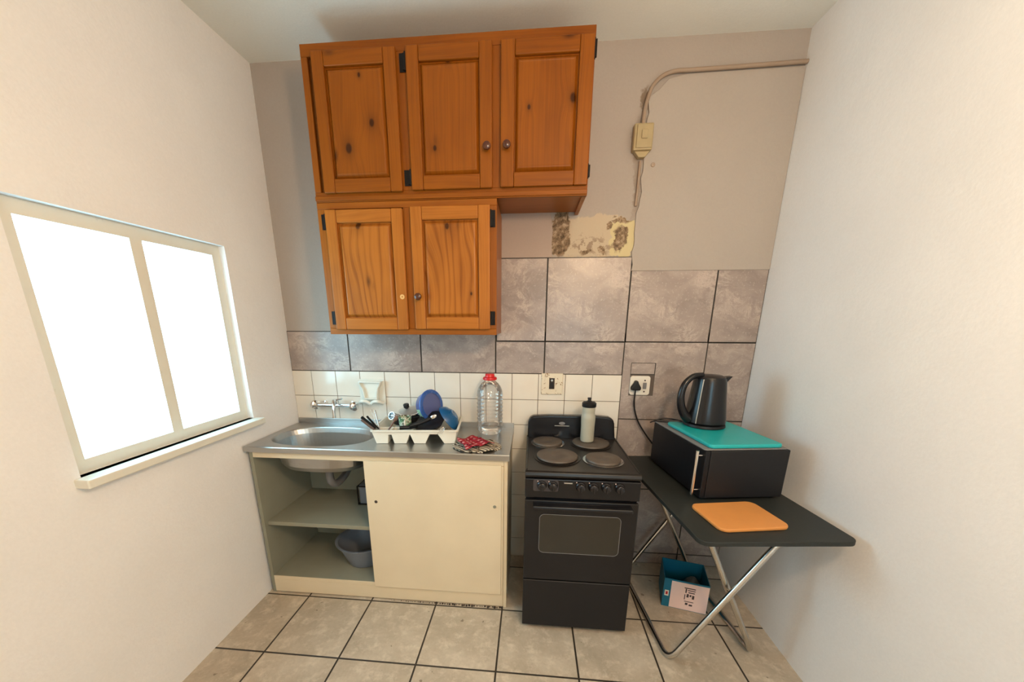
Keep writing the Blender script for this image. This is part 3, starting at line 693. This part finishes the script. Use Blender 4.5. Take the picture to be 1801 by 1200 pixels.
# black pan
pn = thing('frying_pan', 'small black frying pan lying tilted across the dish rack', 'pan', (-.42, -.28, .93))
A = aim((-.418, -.243, .948), (-.22, -.42, .88)) @ Matrix.Scale(.95, 4)
MB().lathe([(.0, -.018), (.066, -.018), (.084, .006), (.087, .007), (.087, .010), (.083, .010), (.060, .012), (0, .012)], n=40, mat=A, cap=False).build('pan_body', 'black_matt', pn, smooth=True)
MB().tube([(-.476, -.285, .940), (-.51, -.300, .935), (-.560, -.318, .936)], .008, 12, radii=[.008, .011, .010]).build('handle', 'black_matt', pn, smooth=True)
l2 = thing('ladle', 'black serving spoon with a steel tip lying over the frying pan', 'spoon', (-.42, -.29, .95))
MB().tube(spline([(-.505, -.318, .948), (-.45, -.30, .962), (-.405, -.285, .982)], 5), .010, 10).build('handle', 'black_matt', l2, smooth=True)
MB().lathe([(.001, -.026), (.008, -.02), (.012, 0), (.009, .016), (.001, .022)], n=16, mat=Matrix.Translation((-.391, -.283, .988)) @ Matrix.Rotation(math.radians(58), 4, 'Y') @ Matrix.Scale(.5, 4, (0, 1, 0))).build('steel_tip', 'chrome', l2, smooth=True)
# patterned mug
mg = thing('patterned_mug', 'green and white patterned mug standing in the dish rack', 'mug', (-.553, -.235, .90))
pg = G('mug_pattern', .2); co = pg.coord(); pg.color(pg.ramp(pg.noise(co, 42, 2), [(.36, lin(40, 70, 52)), (.44, lin(120, 165, 130)), (.52, lin(214, 220, 205)), (.60, lin(96, 90, 64))]))
MB().lathe([(.028, .915), (.031, .918), (.034, .978), (.031, .978), (.028, .922), (0, .921)], (-.556, -.240, 0), 32).build('cup', pg.m, mg, smooth=True)
MB().tube(spline([(-.545, -.273, .966), (-.540, -.292, .962), (-.540, -.294, .945), (-.543, -.288, .932), (-.548, -.270, .928)], 5), .0045, 8).build('handle', 'white_plastic', mg, smooth=True)
# black pot behind with a steel lid on it
pt = thing('black_pot', 'small black pot behind the patterned mug in the rack', 'pot', (-.575, -.17, .912))
MB().lathe([(.060, .914), (.066, .918), (.070, .962), (.067, .962), (.062, .922), (0, .920)], (-.575, -.165, 0), 36, sx=1.12, sy=.65).build('pot_body', 'black', pt, smooth=True)
MB().box(-.665, -.645, -.180, -.160, .944, .956).build('handle', 'black_matt', pt, bevel=.003)
ld = thing('pan_lid', 'glass pan lid with a steel rim and black knob, resting on the black pot', 'lid', (-.56, -.15, .97))
A = aim((-.558, -.145, .984), (-.05, -.22, 1.0))
MB().lathe([(0, .016), (.03, .013), (.058, .004), (.0645, .0), (.0645, -.003), (.058, .001), (.03, .010), (0, .012)], n=40, mat=A, cap=False).build('lid_glass', 'silver', ld, smooth=True)
MB().lathe([(.0640, -.0035), (.0670, -.0035), (.0670, .003), (.0640, .003)], n=40, mat=A).build('rim', 'chrome', ld, smooth=True)
MB().lathe([(.008, .014), (.009, .020), (.015, .023), (.016, .040), (.014, .043), (0, .044)], n=20, mat=A @ Matrix.Translation((-.018, 0, -.002))).build('knob', 'black_matt', ld, smooth=True)
cu = MB().lathe([(.017, 0), (.018, .004), (.021, .045), (.019, .045), (.016, .006), (0, .005)], n=24, mat=aim((-.607, -.215, .965), (-.35, -.75, .35)))
tag(rebase(cu.build('small_cup', 'chrome', smooth=True), (-.607, -.215, .95)), 'small shiny steel cup tipped on its side by the mug', 'cup')
# cutlery
def knife(p, q, mid, wid, label, mat='iron'):
    k = thing('table_knife', label, 'knife', mid); v = Vector(q)-Vector(p); L = v.length
    A = aim(p, v, (0, 1, 0))
    MB().box(-wid/2, wid/2, -.0045, .0045, 0, .092, mat=A).build('handle', mat, k, bevel=.003)
    MB().box(-wid*.38, wid*.38, -.0008, .0008, .0925, L, mat=A).build('blade', 'chrome', k)
knife((-.757, -.322, .990), (-.628, -.322, .882), (-.64, -.322, .88), .015, 'wide dark-handled knife nearest the sink bowl in the rack')
knife((-.748, -.345, .982), (-.622, -.345, .880), (-.63, -.345, .88), .012, 'brown-handled knife lying lowest in the cutlery compartment', plain('brown_handle', lin(92, 74, 66), .4))
knife((-.737, -.302, .990), (-.640, -.312, .882), (-.64, -.31, .88), .010, 'slim black-handled knife behind the wide knife')
def fork(p, q, mid, label, name='table_fork', cat='fork'):
    k = thing(name, label, cat, mid); p, q = Vector(p), Vector(q); v = q-p
    MB().tube([p, p.lerp(q, .35), p.lerp(q, .7), q], .003, 8, radii=[.0042, .0034, .002, .003]).build('handle', 'chrome', k, smooth=True)
    return k
fork((-.731, -.255, 1.012), (-.668, -.325, .884), (-.67, -.32, .88), 'steel fork with its handle up, left of the tall pair in the rack')
fork((-.711, -.255, 1.010), (-.655, -.325, .884), (-.66, -.32, .88), 'steel fork with its handle up, right of the tall pair in the rack')
k = thing('table_fork', 'steel fork with its tines showing at the foot of the dark blue bowl', 'fork', (-.33, -.3, .90))
MB().tube([(-.325, -.345, .952), (-.330, -.318, .935), (-.32, -.27, .925)], .003, 8).build('handle', 'chrome', k, smooth=True)
for i in range(4): MB().tube([(-.325+(i-1.5)*.0055, -.345, .951), (-.332+(i-1.5)*.006, -.350, .936), (-.343+(i-1.5)*.007, -.352, .921)], .0012, 6).build('tine', 'chrome', k)
sp = thing('wooden_spoon', 'brown curved spoon leaning between cutlery and mug', 'spoon', (-.60, -.31, .89))
MB().tube(spline([(-.636, -.318, .905), (-.618, -.315, .925), (-.600, -.310, .955), (-.588, -.305, .972)], 5), .0045, 10, radii=None).build('handle', plain('brown_spoon', lin(120, 92, 78), .35), sp, smooth=True)
MB().lathe([(.001, -.02), (.009, -.012), (.012, 0), (.009, .012), (.001, .018)], n=16, mat=Matrix.Translation((-.583, -.303, .982)) @ Matrix.Rotation(.5, 4, 'Y') @ Matrix.Scale(.4, 4, (0, 1, 0))).build('spoon_bowl', bpy.data.materials['brown_spoon'], sp, smooth=True)

# ------------------------------------------------------------------ water jug, cloths
def thin_clear(name, tint=(1, 1, 1), ref=0.55):
    m = bpy.data.materials.new(name); m.use_nodes = True; t = m.node_tree; t.nodes.clear()
    o = N(t, 'ShaderNodeOutputMaterial'); mx = N(t, 'ShaderNodeMixShader'); tr = N(t, 'ShaderNodeBsdfTransparent'); gl = N(t, 'ShaderNodeBsdfGlossy')
    tr.inputs[0].default_value = tint+(1,); gl.inputs[0].default_value = (1, 1, 1, 1); gl.inputs['Roughness'].default_value = .06
    lw = N(t, 'ShaderNodeLayerWeight'); lw.inputs[0].default_value = .35
    mu = N(t, 'ShaderNodeMath', operation='MULTIPLY'); mu.inputs[1].default_value = ref; t.links.new(lw.outputs['Fresnel'], mu.inputs[0])
    tc = N(t, 'ShaderNodeTexCoord'); nz = N(t, 'ShaderNodeTexNoise'); nz.inputs['Scale'].default_value = 25; t.links.new(tc.outputs['Object'], nz.inputs['Vector'])
    bp = N(t, 'ShaderNodeBump'); bp.inputs['Strength'].default_value = .25; bp.inputs['Distance'].default_value = .004; t.links.new(nz.outputs[0], bp.inputs['Height']); t.links.new(bp.outputs[0], gl.inputs['Normal']); t.links.new(bp.outputs[0], lw.inputs['Normal'])
    t.links.new(mu.outputs[0], mx.inputs[0]); t.links.new(tr.outputs[0], mx.inputs[1]); t.links.new(gl.outputs[0], mx.inputs[2]); t.links.new(mx.outputs[0], o.inputs[0]); return m
jg = thing('water_jug', 'large clear ribbed plastic water bottle with a red cap on the worktop', 'bottle', (-.114, -.118, CT))
pr = [(.0, .010), (.030, .008), (.045, .0015), (.056, .004), (.068, .018), (.0715, .035)]
z = .045
while z < .205: pr += [(.0715, z), (.0665, z+.007), (.0665, z+.010), (.0715, z+.017)]; z += .0215
pr += [(.0715, .215), (.069, .236), (.060, .260), (.045, .281), (.028, .294), (.021, .299), (.0205, .306)]
MB().lathe([(r, CT+.001+h) for r, h in pr], (-.114, -.118, 0), 48, cap=False).build('bottle_body', thin_clear('clear_pet', (.95, .94, .93), .9), jg, smooth=True)
cp = MB().lathe([(.0215, 1.161), (.0375, 1.163), (.0385, 1.170), (.036, 1.176), (.026, 1.178), (.0245, 1.192), (.022, 1.195), (0, 1.195)], (-.114, -.118, 0), 32).build('cap', 'red', jg, smooth=True)

def cloth(name, corners, z0, amp, mat, seed, nu=26, nv=26, thick=.004, label='', cat='cloth', rnd=False):
    rs = random.Random(seed); ph = [(rs.uniform(15, 60), rs.uniform(15, 60), rs.uniform(0, 6), rs.uniform(.3, 1)) for _ in range(7)]
    m = MB(); c0, c1, c2, c3 = [Vector(c) for c in corners]
    P = []
    for i in range(nu+1):
        for j in range(nv+1):
            u, v = i/nu, j/nv
            if rnd:
                a, b = 2*u-1, 2*v-1; x_ = a*math.sqrt(max(0, 1-b*b/2)); y_ = b*math.sqrt(max(0, 1-a*a/2)); uu, vv = (x_+1)/2, (y_+1)/2
            else: uu, vv = u, v
            p = c0.lerp(c1, uu).lerp(c3.lerp(c2, uu), vv)
            h = sum(w*math.sin(a*p.x+b*p.y+q) for a, b, q, w in ph)/3.0
            wob = .004*math.sin(9*u+seed)*math.sin(8*v+2)
            P.append((Vector((p.x+wob, p.y+wob, z0+max(0, amp*(h+.6)))), (uu, vv)))
    for i in range(nu):
        for j in range(nv):
            a, b, c_, d = i*(nv+1)+j, (i+1)*(nv+1)+j, (i+1)*(nv+1)+j+1, i*(nv+1)+j+1
            m.face([P[k][0] for k in (a, b, c_, d)], [P[k][1] for k in (a, b, c_, d)])
    o = m.build(name, mat)
    import bmesh
    bm = bmesh.new(); bm.from_mesh(o.data); bmesh.ops.remove_doubles(bm, verts=bm.verts, dist=1e-5); bm.to_mesh(o.data); bm.free()
    o.data.polygons.foreach_set('use_smooth', [True]*len(o.data.polygons))
    so_ = o.modifiers.new('solid', 'SOLIDIFY'); so_.thickness = thick; so_.offset = 1
    tag(rebase(o, (sum(c[0] for c in corners)/4, sum(c[1] for c in corners)/4, z0)), label, cat); return o
g = G('striped_cloth', .9); s = g.sep(g.coord('UV')); g.color(g.mix(g.math('GREATER_THAN', g.math('SINE', g.math('MULTIPLY', g.math('ADD', s[0], s[1]), 62)), .1), lin(204, 192, 170), lin(82, 72, 62)))
cloth('pot_holder', [(-.275, -.452), (-.030, -.452), (-.030, -.262), (-.275, -.262)], CT+.0015, .006, g.m, 3, label='beige and brown striped round pot holder under the red cloth', cat='pot holder', rnd=True)
g = G('red_check_cloth', .85); s = g.sep(g.coord('UV'))
sx = g.math('SINE', g.math('MULTIPLY', s[0], 31)); sy = g.math('SINE', g.math('MULTIPLY', s[1], 31))
c = g.mix(g.math('MULTIPLY', g.math('MULTIPLY', g.math('GREATER_THAN', sx, .1), g.math('GREATER_THAN', sy, .1)), .62), lin(158, 22, 40), lin(228, 170, 168)); g.color(c)
cloth('folded_cloth', [(-.188, -.462), (-.070, -.345), (-.170, -.245), (-.262, -.330)], CT+.016, .012, g.m, 5, label='crumpled red and white checked cloth on the striped pot holder')

# ------------------------------------------------------------------ stove
TX0, TX1, TY = .092, .589, -.580
sv = thing('electric_stove', 'black free-standing four-plate electric stove with oven', 'stove', (.34, -.30, 0))
MB().box(TX0+.004, TX1-.004, TY+.018, -.045, .022, .800).build('body', 'black', sv, bevel=.003)
MB().box(TX0+.02, TX1-.02, TY+.035, -.06, .0, .0225).build('plinth', 'black_matt', sv)
MB().prism([(TY+.001, .806), (TY-.003, .815), (TY+.002, .829), (TY+.012, .8335), (-.048, .8335), (-.045, .80), (TY+.012, .80)], TX0, TX1, 'x').build('hob', 'hob', sv, bevel=.002)
for x in (TX0+.004, TX1-.010): MB().tube([(x+.003, TY+.02, .834), (x+.003, -.06, .834)], .0035, 8).build('hob_edge', 'hob', sv)
bp_ = [(TX0+.004, .828), (TX0+.006, .925), (TX0+.014, .947), (TX0+.034, .958), (TX0+.12, .964), (TX1-.12, .965), (TX1-.05, .960), (TX1-.028, .948), (TX1-.020, .925), (TX1-.010, .828)]
bs = MB().prism(bp_, -.092, -.048).build('backsplash', 'black', sv, bevel=.008, seg=4)
MB().box(.245, .325, -.0945, -.0925, .905, .9085).build('trim_line', 'silver', bs)
MB().lathe([(.017, -.0922), (.017, -.0945), (0, -.0950)], (.285, 0, .921), 20, 'y', sy=.5).build('badge', 'grey', bs)
for (x, y, r) in ((.241, -.400, .098), (.454, -.420, .082), (.432, -.183, .096), (.205, -.185, .078)):
    h = MB().lathe([(r+.010, .8337), (r+.011, .8365), (r+.002, .8375), (r-.004, .838)], (x, y, 0), 48).build('hotplate_ring', 'chrome' if r in (.082, .078) else 'hob', sv, smooth=True)
    MB().lathe([(r-.003, .8382), (r, .842), (r-.002, .8485), (r-.006, .850), (.022, .850), (.018, .848), (0, .848)], (x, y, 0), 48).build('hotplate', 'hotplate', sv, smooth=True)
cpn = MB().prism([(TY+.018, .706), (TY-.001, .710), (TY+.001, .798), (TY+.018, .7995)], TX0, TX1, 'x').build('control_panel', 'black', sv, bevel=.003)
MB().prism(rrect(.128, .238, .742, .796, .008), TY-.0015, TY+.0005).build('knob_sheen_plate', plain('panel_reflection_tone', (.05, .046, .052), .16), cpn)  # shiny insert, paler than the panel: the reflection is put into its colour
for x in (.166, .214, .334, .388, .443, .500):
    z = .770; kn = MB().lathe([(.0225, TY-.0008), (.0215, TY-.006), (.0175, TY-.010), (.0165, TY-.024), (.014, TY-.026), (0, TY-.026)], (x, 0, z), 24, 'y').build('knob', 'knob_black', cpn, smooth=True)
    MB().box(x-.0035, x+.0035, TY-.034, TY-.026, z-.016, z+.016).build('grip', 'knob_black', kn, bevel=.0025)
    MB().lathe([(.0022, TY-.0005), (.0022, TY-.0022), (0, TY-.0024)], (x-.018, 0, z+.019), 8, 'y').build('dial_mark', 'label', cpn)
MB().box(.262, .298, TY-.0025, TY-.0003, .782, .7865).build('name_strip', 'silver', cpn)
dr = MB().prism([(TX0+.001, .290), (TX1-.001, .290), (TX1-.001, .698), (TX0+.001, .698)], TY-.004, TY+.017).build('oven_door', 'black', sv, bevel=.004, seg=3)
wn = MB().prism(rrect(.161, .518, .437, .632, .022), TY-.0062, TY-.0042).build('window', 'win', dr, bevel=.0008)
MB().tube([(x, TY-.0062, z) for x, z in rrect(.161, .518, .437, .632, .022)], .0012, 6, closed=True).build('window_trim', 'grey', wn)
hd = MB().prism([(TY-.0045, .672), (TY-.030, .662), (TY-.036, .668), (TY-.034, .682), (TY-.020, .686), (TY-.0045, .688)], .130, .558, 'x').build('handle', 'black', dr, bevel=.004, seg=3)
MB().box(TX0+.001, TX1-.001, TY-.002, TY+.017, .024, .282).build('drawer', 'black_matt', sv, bevel=.004, seg=3)

bt = thing('sports_bottle', 'frosted white sports bottle with black cap on the back right hotplate', 'bottle', (.412, -.178, .8505))
MB().lathe([(.0, .8515), (.030, .8515), (.0335, .854), (.035, .862), (.035, .935), (.0365, .965), (.0365, .985), (.033, 1.0), (.0315, 1.008), (.0325, 1.020), (.0325, 1.038)], (.412, -.178, 0), 36).build('bottle_body', 'frost', bt, smooth=True)
MB().lathe([(.035, 1.0385), (.0365, 1.041), (.0365, 1.058), (.030, 1.064), (.014, 1.067), (.012, 1.070), (.009, 1.071), (.008, 1.078), (.010, 1.080), (.010, 1.086), (0, 1.087)], (.412, -.178, 0), 32).build('cap', 'black_matt', bt, smooth=True)

# ------------------------------------------------------------------ folding table
TB = thing('folding_table', 'black-topped folding table on crossed chrome tube legs beside the stove', 'table', (.617, -.085, 0), math.radians(5.5))
MB().prism(rrect(0, .550, -.84, 0, .035, 8), .722, .740, 'z').build('tabletop', 'tabletop', TB, local=True, bevel=.003)
def ubend(p0, p1, p2, p3, r, n=6):
    P = [Vector(p0)]
    for a, b, c in ((p0, p1, p2), (p1, p2, p3)):
        a, b, c = Vector(a), Vector(b), Vector(c); u, v = (a-b).normalized(), (c-b).normalized()
        s_, e_ = b+u*r, b+v*r
        for k in range(n+1):
            t = k/n; P.append(s_*(1-t)**2+b*2*t*(1-t)+e_*t*t)
    return P+[Vector(p3)]
R_ = .0125
MB().tube(ubend((.505, -.045, .707), (.068, -.045, .0135), (.068, -.640, .0135), (.505, -.640, .707), .06), R_, 14).build('leg_frame', 'tube', TB, local=True, smooth=True)
MB().tube(ubend((.128, -.080, .707), (.462, -.080, .0135), (.462, -.605, .0135), (.128, -.605, .707), .06), R_, 14).build('leg_frame', 'tube', TB, local=True, smooth=True)
for x in (.128, .505): MB().tube([(x, -.66, .7095), (x, -.03, .7095)], .0118, 12).build('cross_bar', 'tube', TB, local=True, smooth=True)
for y in (-.62, -.065): MB().tube([(.292, y-.014, .36), (.292, y+.014, .36)], .006, 10).build('pivot_bolt', 'tube', TB, local=True)

# ------------------------------------------------------------------ microwave and what stands on it
mw = thing('microwave_oven', 'black microwave with a vertical steel bar handle on the folding table', 'microwave', (.757, -.153, .7405), math.radians(8))
ZB, ZT = .0105, .220
MB().box(.020, .355, -.46, 0, ZB, ZT).build('housing', 'black_matt', mw, local=True, bevel=.004)
d_ = MB().box(0, .0195, -.458, -.002, ZB+.001, ZT-.002).build('door', 'mw', mw, local=True, bevel=.003)
hb = MB().tube([(-.027, -.443, .024), (-.027, -.443, .217)], .0068, 14).build('handle', plain('handle_steel', (.86, .83, .78), .16, 1.0, var=.03), d_, local=True, smooth=True)
for z in (.045, .197): MB().tube([(-.027, -.443, z), (0.001, -.443, z)], .0035, 10).build('handle_bracket', 'chrome', d_, local=True, smooth=True)
for x in (.03, .33):
    for y in (-.43, -.03): MB().lathe([(.012, .0003), (.012, .0107)], (x, y, 0), 14).build('foot', 'black_matt', mw, local=True)
tr = thing('tray', 'grey plastic tray lying on top of the microwave', 'tray', (.757, -.153, .961), math.radians(8))
MB().prism(rrect(-.004, .345, -.455, -.002, .012), .0002, .0055, 'z').build('tray_body', 'grey', tr, local=True, bevel=.0015)
tl = MB().prism(rrect(.020, .330, -.452, -.085, .02), .0058, .0225, 'z').build('chopping_mat', 'teal', None, bevel=.006, seg=3)
tl.matrix_world = Matrix.Translation((.757, -.153, .961)) @ Matrix.Rotation(math.radians(8), 4, 'Z'); tag(tl, 'bright teal folded plastic mat under the black kettle', 'mat')
ZK = .984; kc = (.942, -.288)
kt = thing('electric_kettle', 'black jug kettle with looped handle standing on the teal mat', 'kettle', (kc[0], kc[1], ZK))
MB().lathe([(.088, ZK+.0005), (.092, ZK+.004), (.090, ZK+.014), (.084, ZK+.016)], (*kc, 0), 40).build('power_base', 'black_matt', kt, smooth=True)
kp = [(.084, .018), (.090, .024), (.089, .045), (.084, .085), (.079, .13), (.074, .18), (.070, .215), (.067, .228)]
MB().lathe([(r, ZK+h) for r, h in kp], (*kc, 0), 44).build('jug_body', 'black', kt, smooth=True)
MB().lathe([(.067, ZK+.2285), (.064, ZK+.236), (.048, ZK+.243), (0, ZK+.246)], (*kc, 0), 40).build('lid', 'black', kt, smooth=True)
pts = spline([(kc[0]-.040, kc[1]-.01, ZK+.243), (kc[0]-.085, kc[1]-.02, ZK+.238), (kc[0]-.120, kc[1]-.026, ZK+.205), (kc[0]-.133, kc[1]-.028, ZK+.155), (kc[0]-.128, kc[1]-.028, ZK+.105), (kc[0]-.108, kc[1]-.026, ZK+.060), (kc[0]-.082, kc[1]-.022, ZK+.035)], 6)
MB().tube(pts, .013, 14, radii=[.013+.011*(i/(len(pts)-1))**2 for i in range(len(pts))]).build('handle', 'black', kt, smooth=True)
pts = [(kc[0]-(r+.001)*.72, kc[1]-(r+.001)*.70, ZK+h) for r, h in kp[1:]]
MB().tube(pts, .0024, 8).build('water_gauge', 'silver', kt, smooth=True)
MB().prism([(kc[0]+.052, ZK+.19), (kc[0]+.052, ZK+.236), (kc[0]+.092, ZK+.240)], kc[1]-.018, kc[1]+.018).build('spout', 'black', kt, bevel=.004)
cd_ = MB().tube(spline([(.875, -.215, .980), (.84, -.185, .984), (.79, -.165, .981), (.738, -.158, .958), (.752, -.168, .966), (.80, -.20, .973), (.845, -.235, .9815), (.865, -.245, .984)], 6), .0032, 8).build('kettle_cord', 'black_matt', smooth=True)
tag(rebase(cd_, (.80, -.17, .965)), 'thin black cord looped over the back corner of the microwave', 'cord')

cbd = thing('cutting_board', 'orange-brown wooden cutting board on the folding table by the microwave', 'cutting board', (.758, -.660, .7402), math.radians(10))
MB().prism(rrect(0, .27, -.20, 0, .032, 8), .0003, .013, 'z').build('board', 'board', cbd, local=True, bevel=.004)

# ------------------------------------------------------------------ box on the floor
bxx = thing('cardboard_box', 'teal open carton with a pale pink label standing on the floor under the table', 'box', (.832, -.358, 0), math.radians(-14))
m = MB(); W_, D_, H_ = .212, .185, .170
m.box(0, W_, D_-.003, D_, .0, H_).box(0, .003, .003, D_-.003, 0, H_).box(W_-.003, W_, .003, D_-.003, 0, H_).box(0, W_, .003, D_-.003, 0, .003)
m.box(0, W_, 0, .003, 0, H_)
m.build('carton', 'teal_card', bxx, local=True)
lb = MB().box(.036, W_-.001, -.0012, -.0002, .003, .162).build('label', 'label', bxx, local=True)
MB().box(.008, .028, -.0010, -.0002, .066, .100).build('corner_sticker', 'white_plastic', bxx, local=True)
MB().box(.013, .023, -.0016, -.0011, .074, .092).build('sticker_mark', 'redink', bxx, local=True)
m = MB()
for i, (x, w_, z0, z1) in enumerate(((.098, .052, .093, .0965), (.104, .006, .076, .092), (.114, .036, .0855, .0885), (.118, .030, .077, .0805), (.102, .004, .050, .070), (.112, .010, .060, .073), (.126, .008, .064, .071), (.138, .010, .056, .070), (.104, .044, .042, .0445), (.110, .012, .030, .038), (.128, .016, .028, .034))):
    m.box(x, x+w_, -.0017, -.0012, (z0-.028)*1.55+.032, (z1-.028)*1.55+.032)
m.build('print', 'ink', lb, local=True)
bag = MB().lathe([(.0, .004), (.042, .006), (.046, .06), (.042, .10), (.030, .135), (.016, .152), (0, .155)], n=20, sx=1.2, sy=1.1, mat=Matrix.Translation((.832, -.358, 0)) @ Matrix.Rotation(math.radians(-14), 4, 'Z') @ Matrix.Translation((.145, .085, 0)))
bg = bag.build('plastic_bag', 'dkgrey', smooth=True)
tx = bpy.data.textures.new('bag_folds', 'CLOUDS'); tx.noise_scale = .05
sb = bg.modifiers.new('sub', 'SUBSURF'); sb.levels = sb.render_levels = 2
dm = bg.modifiers.new('disp', 'DISPLACE'); dm.texture = tx; dm.strength = .012; dm.mid_level = 1.0
tag(rebase(bg, (.95, -.30, .004)), 'dark grey crumpled bag stuffed into the teal carton', 'bag')
